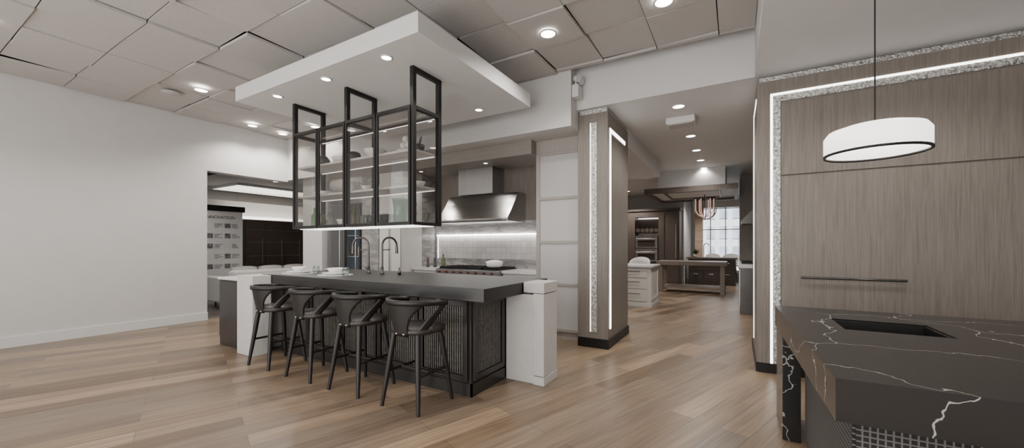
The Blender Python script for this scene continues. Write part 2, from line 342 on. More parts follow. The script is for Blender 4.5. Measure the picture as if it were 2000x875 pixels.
for a,b in zip(edges[:-1],edges[1:]):
    a+=.01; b-=.01
    f=MB().box(a,a+.045,2.645,2.67,.13,.82).box(b-.045,b,2.645,2.67,.13,.82).box(a+.045,b-.045,2.645,2.67,.13,.175).box(a+.045,b-.045,2.645,2.67,.775,.82).build('door',m_base,t)
    reed(a+.05,b-.05,.18,.77,'y',2.668).build('reeded_panel',m_reed,f)
a,b=2.69,3.19
f=MB().box(-1.967,-1.945,a,a+.05,.13,.82).box(-1.967,-1.945,b-.05,b,.13,.82).box(-1.967,-1.945,a+.05,b-.05,.13,.18).box(-1.967,-1.945,a+.05,b-.05,.77,.82).build('end_door',m_base,t)
reed(a+.055,b-.055,.185,.765,'x',-1.965).build('reeded_panel',m_reed,f)
for x in (-2.3,-2.75,-3.35,-4.0): B(x,x+.05,2.6,2.655,.79,.835).build('bracket',m_gun,t)
tag(MB().box(-5.1,-1.75,2.545,3.75,.84,.95).build('island_countertop',m_ctr,None,.004),'thick charcoal stained wood countertop of the bar island','countertop')
t=T('stone_end_panel','pale limestone end panel at the right end of the island','end panel',(-1.75,3.35,0))
B(-1.945,-1.64,3.215,3.48,.0,.838).build('slab',m_lime,t,.003)
MB().box(-1.64,-1.53,3.20,3.5,.085,.852).box(-1.64,-1.525,3.195,3.505,.0,.08).box(-1.74,-1.525,3.195,3.505,.857,.955).build('end_cap',m_lime,t,.004)
t=T('stone_end_panel','pale limestone end panel at the left end of the island','end panel',(-5.05,2.5,0))
MB().box(-5.23,-4.87,2.33,2.54,.0,.945).box(-5.23,-5.11,2.54,3.3,0,.945).build('slab',m_lime,t,.004)
t=T('side_cabinet','low glossy dark cabinet left of the pale stone panel','cabinet',(-5.6,2.8,0))
B(-5.88,-5.24,2.42,3.5,.0,.86).build('body',m_base,t,.003); B(-5.9,-5.24,2.4,3.52,.86,.89).build('top',m_shelf,t,.003)
B(-5.86,-5.26,2.405,2.42,.12,.84).build('door',m_base,t,.003)
# stools
def make_stool(x,y):
    t=T('bar_stool','x','bar stool',(x,y,0),'bar stools at the island')
    g=math.radians
    def pt(th,z,r): return (x+r*math.sin(th),y-r*math.cos(th),z)
    b=MB()
    def f_c(u,v,w):
        a=g(21+48*v**2.8); th=(2*u-1)*a; return pt(th,.585+.275*v,(.195+.05*v)-w*.018)
    b.shell(f_c,14,10)
    def f_r(u,v,w):
        th=g(-118+236*u); zt=.874-.02*abs(2*u-1)**3; return pt(th,zt-.04+.04*v,.255-w*.028)
    b.shell(f_r,28,1)
    for s in (-1,1):
        def f_s(u,v,w):
            th=g(50+58*v**1.25+(u-.5)*(24-4*v)); return pt(s*th,.60+.245*v,(.2+.05*v)-w*.016)
        b.shell(f_s,3,10)
    b.build('backrest',m_stain,t)
    st=MB(); prof=[]
    n=28; ring=lambda s,z:[(x+s*.205*math.copysign(abs(math.cos(a))**.75,math.cos(a)),y+.01+s*.2*math.copysign(abs(math.sin(a))**.75,math.sin(a)),z) for a in [2*math.pi*k/n for k in range(n)]]
    rs=[ring(.88,.592),ring(1,.602),ring(1,.628),ring(.94,.645),ring(.5,.65)]
    st.add([p for q in rs for p in q],[(i*n+k,i*n+(k+1)%n,(i+1)*n+(k+1)%n,(i+1)*n+k) for i in range(4) for k in range(n)]+[tuple(range(n)),tuple(range(4*n,5*n))],True)
    st.build('seat',m_seat,t)
    for sx in (-1,1):
        for sy in (-1,1):
            MB().tube([(x+sx*.13,y+sy*.13,.6),(x+sx*.155,y+sy*.155,.38),(x+sx*.2,y+sy*.2,0)],.015,12,rs=[.024,.023,.015]).build('leg',m_stain,t)
    L=lambda z:.2-(.2-.155)*z/.38
    k=L(.28); h=L(.2)
    for s in (-1,1): MB().tube([(x+s*k,y-k,.28),(x+s*k,y+k,.28)],.012,8).build('stretcher',m_stain,t)
    MB().tube([(x-h,y+h,.2),(x+h,y+h,.2)],.014,8).build('footrest',m_stain,t)
    MB().tube([(x-k,y-.02,.28),(x+k,y-.02,.28)],.011,8).build('stretcher',m_stain,t)
    for dx in (-.04,.04): MB().lathe([(0,-.005),(.007,-.004),(.007,.004),(0,.005)],pt(dx/.2,.605,.199),8).build('screw',m_cer,t)
    return t
s0=make_stool(-2.285,2.355); s0['label']='rightmost black wooden bar stool with curved backrest, nearest the camera'
for x,l in ((-2.98,'second black wooden bar stool from the right at the island'),(-3.665,'third black wooden bar stool from the right at the island'),(-4.385,'leftmost black wooden bar stool beside the pale stone panel')):
    copy_tree(s0,(x,2.355,0),None,l)
# ---------------------------------------------------------------- hanging shelf unit
X=[-4.57,-4.0875,-3.605,-3.1225,-2.64]; YF,YB=2.66,3.02
t=T('hanging_shelf','black metal framed glass shelf unit hanging from the canopy','hanging shelf',(-3.605,2.84,1.5))
p=.022
for x in (X[0],X[2],X[4]):
    MB().box(x-p,x+p,YF-p,YF+p,1.5,3.0).box(x-p,x+p,YB-p,YB+p,1.5,3.0).box(x-p,x+p,YF+p,YB-p,2.96,3.0).box(x-p,x+p,YF+p,YB-p,2.60,2.635).box(x-p,x+p,YF+p,YB-p,1.5,1.53).build('hanging_frame',m_black,t,.002)
for y in (YF,YB):
    for z in (1.5,2.605):
        for a,b in ((X[0],X[2]),(X[2],X[4])): B(a+p,b-p,y-.016,y+.016,z,z+.03).build('rail',m_black,t)
for z in (1.535,1.89,2.235): B(X[0]+p,X[4]-p,YF+.02,YB-.02,z-.022,z).build('shelf_board',m_shelf,t)
B(X[0]+.03,X[4]-.03,2.70,2.98,1.494,1.50).build('led_strip',m_ledm,t)
B(X[0]+.03,X[4]-.03,YF+.02,YB-.02,2.628,2.634).build('top_glass',m_door,t)
for z in (2.6,2.213,1.868): B(X[0]+.03,X[4]-.03,YB-.035,YB-.025,z-.008,z).build('shelf_light',m_shled,t)
for a,b in zip(X[:-1],X[1:]):
    a+=.008;b-=.008; q=.024; y0,y1=YF-.034,YF-.018
    d=MB().box(a,a+q,y0,y1,1.50,2.63).box(b-q,b,y0,y1,1.50,2.63).box(a+q,b-q,y0,y1,1.50,1.53).box(a+q,b-q,y0,y1,2.6,2.63).build('glass_door',m_black,t)
    B(a+q,b-q,y0+.005,y0+.009,1.53,2.6).build('pane',m_door,d)
for x in (X[0],X[4]): B(x-.002,x+.002,YF+p,YB-p,1.53,2.6).build('end_pane',m_door,t)
def bowlp(r,h,b=.4): return [(0,0),(r*b,0),(r*b,.006),(r*.8,h*.45),(r,h),(r*.95,h),(r*.74,h*.5),(0,.012)]
def item(name,prof,loc,mat,label,cat,grp=None,n=24): return tag(MB().lathe(prof,loc,n).build(name,mat),label,cat,grp)
z3,z2,z1=2.235,1.89,1.535
# top shelf
item('vase',[(0,0),(.03,0),(.075,.05),(.08,.09),(.05,.135),(.03,.15),(.026,.15),(0,.1)],(-4.3,2.84,z3),m_cerd,'dark round vase at the left of the top glass shelf','vase')
item('bowl',bowlp(.1,.09),(-3.96,2.84,z3),m_cer,'pale bowl on the top shelf in the second bay','bowl')
item('vase',[(0,0),(.04,0),(.085,.06),(.07,.12),(.035,.135),(.03,.135),(0,.08)],(-3.76,2.86,z3),m_cerd,'squat charcoal vase on the top shelf near the middle frame','vase')
item('serving_bowl',bowlp(.12,.1),(-3.38,2.84,z3),m_cer,'wide cream serving bowl on the top shelf in the third bay','bowl')
for dx,dy,dz in ((0,0,0),(.075,0,0),(.15,0,0),(.035,.01,.06),(.11,.01,.06),(.075,.005,.12)):
    c=MB()
    c.lathe([(.036*math.sin(math.pi*i/8),.036-.036*math.cos(math.pi*i/8)) for i in range(9)],(-3.0+dx,2.84+dy,z3+dz*1.03),14)
    tag(c.build('ceramic_ball',m_cer),'white ceramic ball piled on the top shelf in the right bay','ornament','white ceramic balls on the top shelf')
mo=T('mortar','dark mortar with leaning pestle at right end of the top shelf','mortar',(-2.76,2.86,z3))
MB().lathe([(0,0),(.035,0),(.03,.012),(.055,.04),(.06,.08),(.052,.08),(.04,.04),(0,.03)],(-2.76,2.86,z3)).build('bowl',m_cerd,mo)
MB().tube([(-2.77,2.86,z3+.035),(-2.725,2.86,z3+.16)],.012,8,rs=[.014,.009]).build('pestle',m_cerd,mo)
# middle shelf
item('cup',bowlp(.05,.06,.5),(-4.42,2.84,z2),m_cer,'small white cup at the left of the middle glass shelf','cup')
item('bowl',bowlp(.075,.06),(-4.24,2.84,z2),m_cer,'shallow pale bowl on the middle shelf in the left bay','bowl')
item('bowl',bowlp(.1,.13,.45),(-3.78,2.84,z2),m_cer,'tall flared white bowl on the middle shelf by the middle frame','bowl')
item('cup',bowlp(.05,.065,.5),(-3.5,2.82,z2),m_cer,'white footed cup on the middle shelf right of the middle frame','cup')
item('cup',bowlp(.045,.055,.5),(-3.36,2.88,z2),m_cer,'second small white cup on the middle shelf','cup')
for q in range(6): item('plate',[(0,0),(.06,0),(.105,.012),(.11,.016),(.1,.015),(.06,.006),(0,.006)],(-2.95,2.84,z2+q*.0165),m_cer,'white plate in the stack on the middle shelf, right bay','plate','plates stacked on the middle shelf')
item('bowl',bowlp(.06,.05,.5),(-2.73,2.84,z2),m_cer,'small white bowl at the right end of the middle shelf','bowl')
# bottom shelf
bp=[(0,0),(.035,0),(.037,.01),(.037,.13),(.014,.17),(.012,.22),(.016,.225),(.012,.228),(0,.2)]
item('bottle',bp,(-4.47,2.84,z1),m_green,'green glass bottle at the far left of the lowest shelf','bottle')
item('vase',[(0,0),(.05,0),(.06,.06),(.04,.12),(.045,.15),(.04,.15),(.035,.12),(0,.01)],(-4.33,2.84,z1),m_olive,'olive glazed vase in the left bay of the lowest shelf','vase')
item('carafe',bp,(-4.2,2.87,z1),m_clear,'clear carafe in the left bay of the lowest shelf','carafe')
item('bowl',bowlp(.07,.07,.5),(-3.93,2.84,z1),m_cer,'white bowl in the second bay of the lowest shelf','bowl')
item('bottle',bp,(-3.72,2.84,z1),m_olive,'slim olive bottle just left of the middle frame','bottle')
gp=[(0,0),(.028,0),(.033,.1),(.03,.1),(.026,.008),(0,.008)]
for r in range(2):
    for c in range(6): item('tumbler',gp,(-3.52+c*.075,2.78+r*.09,z1),m_clear,'clear tumbler in the rows on the lowest shelf, third bay','glass','tumblers on the lowest shelf',14)
item('vase',[(0,0),(.05,0),(.07,.02),(.065,.14),(.085,.25),(.08,.25),(.058,.14),(.06,.02),(0,.01)],(-3.0,2.84,z1),m_green,'tall green glass vase in the right bay of the lowest shelf','vase')
item('pitcher',[(0,0),(.05,0),(.055,.08),(.045,.15),(.055,.19),(.05,.19),(.04,.15),(.05,.08),(0,.01)],(-2.8,2.8,z1),m_clear,'ribbed clear glass pitcher at the right end of the lowest shelf','pitcher')
item('tumbler',gp,(-2.71,2.92,z1),m_clear,'single clear tumbler behind the glass pitcher','glass',None,14)
# ---------------------------------------------------------------- counter objects
def setting(x,y,w):
    item('placemat',[(0,0),(.2,0),(.2,.004),(0,.004)],(x,y,.95),m_shelf,'round pale placemat under the '+w+' place setting','placemat')
    item('dinner_plate',[(0,0),(.09,0),(.145,.02),(.15,.026),(.14,.024),(.09,.009),(0,.009)],(x,y,.954),m_cer,'wide white dinner plate of the '+w+' place setting','plate')
    item('salad_plate',[(0,0),(.08,0),(.115,.016),(.12,.021),(.11,.02),(.075,.009),(0,.009)],(x,y,.964),m_cer,'smaller white plate on the '+w+' dinner plate','plate')
    item('soup_bowl',bowlp(.095,.06,.5),(x,y,.9735),m_cer,'white bowl on top of the '+w+' place setting','bowl')
setting(-4.15,2.9,'right-hand'); setting(-4.8,2.85,'left-hand')
item('dinner_plate',[(0,0),(.09,0),(.145,.02),(.15,.026),(.14,.024),(.09,.009),(0,.009)],(-4.85,3.4,.95),m_cer,'white plate across the counter, behind the left-hand setting','plate')
wg=[(0,0),(.03,0),(.04,.05),(.034,.1),(.031,.1),(.037,.05),(.027,.008),(0,.008)]
item('water_glass',wg,(-4.5,2.88,.95),m_clear,'clear water glass between the two place settings','glass')
item('water_glass',wg,(-3.88,2.84,.95),m_clear,'clear water glass right of the right-hand place setting','glass')
def faucet(x,y,dx,dy,label):
    t=T('faucet',label,'faucet',(x,y,.95))
    MB().lathe([(0,0),(.028,0),(.028,.012),(.02,.02),(.018,.09),(0,.09)],(x,y,.95)).build('base',m_gun,t)
    R=.105; pts=[(x,y,1.04),(x,y,1.30)]
    for i in range(1,13):
        a=math.pi*i/12; o=R*(1-math.cos(a)); pts.append((x+dx*o,y+dy*o,1.30+R*math.sin(a)))
    MB().tube(pts,.013,10).build('spout',m_gun,t)
    ex,ey=x+dx*2*R,y+dy*2*R
    MB().cyl((ex,ey,1.30),(ex,ey,1.20),.016,.02).build('spray_head',m_gun,t)
    MB().tube([(x,y,1.0),(x-dy*.06,y+dx*.06,1.01),(x-dy*.1,y+dx*.1,1.03)],.006,8).build('lever',m_gun,t)
    MB().tube([(x,y,1.25),(x+dx*.11,y+dy*.11,1.25)],.006,8).build('docking_arm',m_gun,t)
faucet(-3.80,3.3,.15,.989,'right gunmetal gooseneck faucet on the island')
faucet(-4.05,3.3,-.9,-.43,'left gunmetal gooseneck faucet on the island')
item('soap_dispenser',[(0,0),(.02,0),(.02,.05),(.008,.055),(.008,.09),(0,.09)],(-3.5,3.3,.95),m_gun,'short dark soap dispenser right of the faucets','soap dispenser')
# ---------------------------------------------------------------- cooking wall
wp=MB()
wp.box(-4.95,-2.49,5.58,5.6,1.72,2.6); S('trim_4',wp,m_grey,'greige oak wall panelling behind the range hood','wall panelling')
S('trim_5',MB().box(-4.95,-2.49,5.575,5.6,1.5,1.72).box(-4.95,-2.49,5.54,5.6,.92,1.07).box(-4.95,-4.90,5.575,5.6,1.07,1.5),m_marb,'grey marble band around the backsplash','marble trim')
S('trim_6',B(-4.9,-2.49,5.592,5.6,1.07,1.5),m_tile,'embossed pale tile backsplash lit by a strip','backsplash')
t=T('strip_light','thin white led strip framing the top and left of the backsplash','strip light',(-3.7,5.56,1.48))
B(-4.9,-2.5,5.55,5.575,1.49,1.5).build('top_strip',m_ledb,t); B(-4.9,-4.888,5.576,5.59,1.07,1.488).build('side_strip',m_ledm,t)
t=T('range_hood','brushed steel range hood with square chimney','range hood',(-3.7,5.3,1.68))
MB().prism([(5.0,1.68),(5.0,1.73),(5.08,1.82),(5.22,2.0),(5.3,2.12),(5.34,2.16),(5.58,2.16),(5.58,1.68)],'x',-4.4,-3.0).build('canopy',m_steel,t,.004)
B(-4.12,-3.42,5.22,5.58,2.16,2.6).build('chimney',m_steelv,t,.003)
MB().box(-4.38,-3.02,4.99,5.0,1.68,1.7).build('rim',m_gun,t)
MB().tube([(-4.3,4.985,1.71),(-3.1,4.985,1.71)],.008,8).build('rail',m_nick,t)
def basecab(x0,x1,label):
    t=T('base_cabinet',label,'cabinet',((x0+x1)/2,5.3,0)); B(x0,x1,5.0,5.58,0,.88).build('body',m_ivory,t)
    d=B(x0+.01,x1-.01,4.98,5.0,.12,.86).build('door',m_ivory,t,.003); MB().box(x0+.1,x1-.1,4.955,4.965,.78,.79).build('handle',m_gun,d)
    c=B(x0,x1,4.95,5.54,.88,.92).build('worktop',m_wmarb); tag(c,label.replace('base cabinet','worktop'),'worktop')
basecab(-4.95,-4.32,'pale base cabinet left of the range'); basecab(-3.08,-2.49,'pale base cabinet right of the range')
t=T('range','wide steel gas range with red knobs and black grates','range',(-3.7,5.2,0))
B(-4.31,-3.09,4.85,5.5,.0,.92).build('body',m_steel,t,.004)
B(-4.29,-3.11,4.87,5.48,.92,.932).build('burner_plate',m_black,t)
for i in range(4):
    x0=-4.27+i*.292; g=MB()
    for k in range(4): g.box(x0+.01+k*.083,x0+.02+k*.083,4.9,5.45,.932,.962)
    for k in range(4): g.box(x0+.01,x0+.27,4.9+k*.18,4.91+k*.18,.932,.956)
    g.build('grate',m_black,t)
for i in range(8): x=-4.22+i*.148; MB().tube([(x,4.85,.878),(x,4.82,.878)],.016,14).build('knob',m_red,t)
MB().tube([(-4.25,4.80,.78),(-3.15,4.80,.78)],.012,8).build('oven_handle',m_nick,t)
pt_=T('casserole','white lidded casserole standing on the right of the range','pot',(-3.27,5.05,.963))
MB().lathe([(0,0),(.1,0),(.125,.02),(.13,.08),(.125,.08),(.12,.02),(0,.01)],(-3.27,5.05,.963)).build('pot',m_cer,pt_)
MB().lathe([(.135,.081),(.13,.09),(.06,.11),(0,.115)],(-3.27,5.05,.963)).build('lid',m_cer,pt_); MB().lathe([(0,.115),(.014,.116),(.018,.13),(0,.135)],(-3.27,5.05,.963),12).build('knob',m_nick,pt_)
for i in (-1,1): MB().tube([(-3.27+i*.125,5.02,1.03),(-3.27+i*.155,5.05,1.03),(-3.27+i*.125,5.08,1.03)],.007,8).build('handle',m_cer,pt_)
mill=[(0,0),(.03,0),(.032,.02),(.02,.06),(.024,.1),(.028,.12),(.02,.135),(.022,.16),(0,.175)]
item('pepper_mill',mill,(-4.75,5.15,.92),m_dwood,'dark pepper mill left of the range, in the marble corner','mill')
item('salt_mill',mill,(-4.62,5.2,.92),m_cerd,'black salt mill beside the pepper mill','mill')
item('oil_bottle',bp,(-4.52,5.3,.92),m_olive,'dark oil bottle behind the mills','bottle')
# tall units
def tall(name,x0,x1,mat,label,cat): 
    t=T(name,label,cat,((x0+x1)/2,5.2,0)); B(x0,x1,4.77,5.59,0,2.6).build('body',mat,t); return t
t=tall('refrigerator',-7.06,-6.53,m_steelv,'stainless steel refrigerator column beside the white pier','refrigerator')
d=B(-7.05,-6.54,4.75,4.77,.12,2.1).build('door',m_steelv,t,.003); MB().tube([(-6.6,4.70,.6),(-6.6,4.70,1.7)],.012,8).build('handle',m_nick,d); B(-7.05,-6.54,4.75,4.77,2.12,2.59).build('top_panel',m_steelv,t)
t=T('glass_refrigerator','glass door refrigerator glowing blue with bottles inside','refrigerator',(-6.285,5.2,0))
MB().box(-6.53,-6.49,4.77,5.59,0,2.6).box(-6.08,-6.04,4.77,5.59,0,2.6).box(-6.49,-6.08,5.5,5.59,0,2.6).box(-6.49,-6.08,4.77,5.5,0,.3).box(-6.49,-6.08,4.77,5.5,1.95,2.6).build('body',m_steelv,t)
B(-6.49,-6.08,5.49,5.5,.3,1.95).build('liner',m_fridge,t)
for z in (.7,1.1,1.5): B(-6.49,-6.08,4.8,5.49,z-.01,z).build('shelf',m_shelf,t)
d=MB().box(-6.52,-6.48,4.74,4.77,.12,2.1).box(-6.09,-6.05,4.74,4.77,.12,2.1).box(-6.48,-6.09,4.74,4.77,.12,.3).box(-6.48,-6.09,4.74,4.77,1.95,2.1).build('door',m_gun,t); B(-6.48,-6.09,4.75,4.755,.3,1.95).build('pane',m_clear,d); MB().tube([(-6.13,4.70,.6),(-6.13,4.70,1.7)],.012,8).build('handle',m_nick,d)
bm_=M('amber bottle',(.25,.09,.03),.2); 
for x,m_,l in ((-6.4,bm_,'amber bottle at the left inside the glass door refrigerator'),(-6.28,m_cer,'white bottle in the middle inside the glass door refrigerator'),(-6.17,m_olive,'green bottle at the right inside the glass door refrigerator')):
    item('bottle',[(0,0),(.038,0),(.04,.01),(.04,.16),(.014,.21),(.013,.28),(0,.28)],(x,4.92,1.1),m_,l,'bottle')
t=tall('wall_unit',-6.04,-5.55,m_marb,'grey marble clad tall unit right of the glass refrigerator','wall unit')
B(-6.02,-5.57,4.755,4.77,.1,2.59).build('panel',m_marb,t)
t=T('tall_cabinet','white tall cabinet with marble return left of the range','cabinet',(-5.25,5.2,0))
B(-5.55,-4.96,4.77,5.22,0,2.6).build('body',m_ivory,t); B(-5.55,-4.955,5.22,5.575,0,2.6).build('marble_return',m_marb,t)
for a,b in ((-5.54,-5.26),(-5.25,-4.97)):
    d=B(a,b,4.75,4.77,.1,2.59).build('door',m_ivory,t,.003); B(b-.03,b-.02,4.735,4.75,.8,1.6).build('handle',m_nick,d)
# frosted cabinet
t=T('display_cabinet','tall pale oak cabinet with four frosted glass panels','cabinet',(-2.14,5.2,0))
MB().box(-2.49,-1.79,4.99,5.59,0,2.8).build('body',m_light,t)
fb=MB().box(-2.49,-2.43,4.95,4.99,.1,2.8).box(-1.86,-1.79,4.95,4.99,.1,2.8).box(-2.43,-1.86,4.95,4.99,2.62,2.8)
zz=[.12,.76,1.35,1.97,2.6]
for z in zz[:-1]: fb.box(-2.43,-1.86,4.95,4.99,z-.02,z+.02)
fb.box(-2.43,-1.86,4.95,4.99,2.58,2.62); fb.build('frame',m_light,t,.003)
for a,b in zip(zz[:-1],zz[1:]): B(-2.43,-1.86,4.965,4.985,a+.02,b-.02).build('frosted_panel',m_frost,t)
B(-2.47,-1.80,4.975,4.99,0,.1).build('plinth',m_light,t)
# ---------------------------------------------------------------- pillar
t=T('pillar','greige oak clad pillar with lit silver strips beside the passage','pillar',(-1.58,5.27,0))
MB().box(-1.775,-1.385,4.75,5.78,.12,2.99).build('shaft',m_grey,t)
B(-1.777,-1.37,4.735,5.795,0,.12).build('plinth',m_black,t,.003)
B(-1.76,-1.40,4.77,5.77,2.99,3.05).build('cornice',m_leaf,t)
B(-1.60,-1.525,4.742,4.75,.2,2.87).build('silver_strip',m_leaf,t)
B(-1.615,-1.60,4.744,4.75,.2,2.87).build('light_strip',m_ledm,t)
MB().box(-1.385,-1.378,4.83,4.88,.24,2.8).box(-1.385,-1.378,4.88,5.6,2.75,2.8).build('light_strip',m_led,t)
B(-1.385,-1.381,4.90,5.72,.24,2.73).build('inset_panel',m_grey,t)
# ---------------------------------------------------------------- right panelled wall unit
t=T('panelled_cabinet','tall greige oak cabinet wall with lit silver border on the right','cabinet',(1.2,5.3,0))
B(.19,2.6,4.72,5.88,.1,2.98).build('body',m_grey,t)
B(.18,2.6,4.70,5.9,0,.1).build('plinth',m_black,t,.003)
B(.21,2.6,4.75,5.85,2.98,3.04).build('cornice',m_leaf,t)
B(.19,.30,4.70,4.72,.1,2.98).build('end_stile',m_grey,t)
B(.395,2.6,4.695,4.72,.1,2.0).build('lower_door',m_grey,t,.003); B(.395,2.6,4.695,4.72,2.012,2.74).build('upper_door',m_grey,t,.003)
d=[o for o in t.children if o.name.startswith('lower_door')][0]
MB().tube([(.55,4.655,.99),(1.3,4.655,.99)],.011,10).cyl((.58,4.655,.99),(.58,4.70,.99),.008).cyl((1.27,4.655,.99),(1.27,4.70,.99),.008).build('handle',m_gun,d)
B(.30,2.6,4.705,4.72,2.85,2.98).build('top_stile',m_grey,t)
MB().box(.325,.39,4.704,4.72,.1,2.76).box(.325,2.6,4.704,4.72,2.76,2.825).build('silver_strip',m_leaf,t)
MB().box(.305,.325,4.70,4.72,.1,2.845).box(.325,2.6,4.70,4.72,2.825,2.845).build('light_strip',m_led,t)
MB().box(.183,.19,5.4,5.44,.2,2.85).box(.183,.19,4.8,5.4,2.81,2.85).build('light_strip',m_ledm,t)
# ---------------------------------------------------------------- black marble counter
t=T('marble_counter','black marble counter with white veins over a mesh fronted base','counter',(1.0,2.7,0))
sl=MB().prism([(.30,1.72),(.52,1.72),(.52,3.58),(.262,3.58)],'z',.69,.84).box(.95,2.2,1.72,3.58,.69,.84).box(.52,.95,1.72,2.75,.69,.84).box(.52,.95,3.12,3.58,.69,.84)
sl.build('worktop',m_bmarb,t)
MB().box(.27,.37,3.13,3.56,0,.69).build('support_leg',m_bmarb,t,.003)
B(.40,2.1,1.95,3.12,.0,.69).build('base',m_base,t)
B(.39,.40,1.95,3.12,.05,.68).build('mesh_panel',m_mesh,t); B(.40,2.1,1.94,1.95,.05,.68).build('mesh_panel',m_mesh,t)
sk=T('sink','black inset sink in the marble counter','sink',(.735,2.93,.691))
MB().box(.52,.95,2.75,3.12,.691,.70).box(.52,.53,2.75,3.12,.70,.83).box(.94,.95,2.75,3.12,.70,.83).box(.53,.94,2.75,2.76,.70,.83).box(.53,.94,3.11,3.12,.70,.83).build('basin',m_black,sk)
LX,LY,LZ=.72,3.08,1.855
t=T('pendant_lamp','white glowing domed pendant lamp with dark rim over the marble counter','pendant lamp',(LX,LY,LZ))
MB().lathe([(.24,0),(.24,.11),(.22,.14),(.16,.16),(.05,.172),(0,.174),(0,.168),(.05,.166),(.155,.154),(.213,.134),(.232,.105),(.232,0)],(LX,LY,LZ),40,True).build('shade',m_shade,t)
MB().lathe([(.243,-.006),(.243,.006),(.23,.006),(.23,-.006)],(LX,LY,LZ),40,True).build('rim',m_black,t)
MB().cyl((LX,LY,LZ+.17),(LX,LY,3.05),.004).build('cord',m_black,t)
# ---------------------------------------------------------------- far kitchen
t=T('ivory_island','ivory island cabinet with drawers beyond the pillar','kitchen island',(-2.3,8.8,0))
B(-3.2,-1.55,8.45,9.3,.06,.84).build('body',m_ivory,t); B(-3.18,-1.53,8.43,9.32,0,.08).build('plinth',m_ivory,t,.003)
B(-3.25,-1.5,8.4,9.35,.84,.88).build('worktop',m_wmarb,t,.004)
for c in range(2):
    x0=-2.2-c*.62; x1=x0+.58
    for r_,(a,b) in enumerate(((.12,.36),(.38,.6),(.62,.81))):
        d=B(x0,x1,8.43,8.45,a,b).build('drawer',m_ivory,t,.003); B(x0+.14,x1-.14,8.405,8.415,(a+b)/2+.03,(a+b)/2+.042).build('pull',m_gun,d)
MB().box(-1.55,-1.535,8.47,8.53,.12,.82).box(-1.55,-1.535,9.22,9.28,.12,.82).box(-1.55,-1.535,8.53,9.22,.12,.18).box(-1.55,-1.535,8.53,9.22,.76,.82).build('end_frame',m_ivory,t)
def fchair(x,y,label):
    t=T('upholstered_chair',label,'chair',(x,y,0),'pale chairs in the far kitchen')
    MB().shell(lambda u,v,w:(x+(.25-w*.04)*math.sin(math.radians(-95+190*u)),y+(.25-w*.04)*math.cos(math.radians(-95+190*u)),.62+(.4-.15*abs(2*u-1)**2)*v),16,3).build('backrest',m_cloth,t)
    MB().lathe([(0,0),(.22,0),(.24,.04),(.22,.08),(0,.09)],(x,y,.58)).build('seat',m_cloth,t)
    for a in (-1,1):
        for b in (-1,1): MB().cyl((x+a*.15,y+b*.15,.58),(x+a*.19,y+b*.19,0),.014,.01,8).build('leg',m_gun,t)
fchair(-2.05,9.75,'pale upholstered chair behind the ivory island'); fchair(-.72,15.6,'left pale chair in front of the far window'); fchair(-.15,15.6,'right pale chair in front of the far window')
t=T('oven_cabinet','dark walnut cabinet wall with double ovens and hanging pans','cabinet',(-2.6,13.6,0))
MB().box(-3.1,-2.95,13.3,13.9,0,2.45).box(-2.2,-2.1,13.3,13.9,0,2.45).box(-2.95,-2.2,13.3,13.9,0,.75).box(-2.95,-2.2,13.3,13.9,2.25,2.45).box(-2.95,-2.2,13.85,13.9,1.66,2.25).box(-2.95,-2.2,13.3,13.9,.75,.76).build('body',m_dwood,t)
B(-3.9,-3.1,13.3,13.9,0,2.45).build('left_cupboard',m_dwood,t); B(-2.1,-1.56,13.3,13.9,0,2.45).build('right_cupboard',m_dwood,t)
d=MB().box(-2.08,-2.02,13.28,13.3,.1,2.4).box(-1.64,-1.58,13.28,13.3,.1,2.4).box(-2.02,-1.64,13.28,13.3,2.32,2.4).box(-2.02,-1.64,13.28,13.3,.1,.2).build('door',m_dwood,t); MB().tube([(-1.66,13.24,.9),(-1.66,13.24,2.0)],.016,8).build('handle',m_nick,d)
B(-3.95,-1.53,13.25,13.9,2.45,2.52).build('cornice',m_dwood,t)
B(-2.93,-2.22,13.75,13.8,2.22,2.25).build('cabinet_light',m_ledm,t)
for z in (.78,1.22):
    o=T('wall_oven',('upper' if z>1 else 'lower')+' steel wall oven in the dark cabinet','oven',(-2.575,13.5,z),'wall ovens')
    B(-2.93,-2.22,13.27,13.8,z,z+.42).build('body',m_steelv,o); B(-2.85,-2.3,13.26,13.27,z+.05,z+.26).build('window',m_screen,o)
    MB().tube([(-2.88,13.22,z+.31),(-2.27,13.22,z+.31)],.012,8).build('handle',m_nick,o)
    for k in (-2.8,-2.35): MB().tube([(k,13.27,z+.37),(k,13.25,z+.37)],.02,10).build('knob',m_gun,o)
rk=T('pan_rail','steel rail under the cabinet top holding pans','rail',(-2.575,13.5,2.1)); MB().tube([(-2.95,13.45,2.15),(-2.2,13.45,2.15)],.01,8).build('rail',m_nick,rk)
for i in range(5):
    x=-2.87+i*.145; q=T('saucepan','steel pan hanging from the rail above the wall ovens','pan',(x,13.45,1.72),'hanging pans')
    MB().tube([(x,13.47,1.82),(x,13.40,1.82)],.065,16,rs=[.06,.068]).build('pan',m_pan,q); MB().tube([(x,13.46,1.88),(x,13.46,2.14)],.006,6).build('handle',m_gun,q)
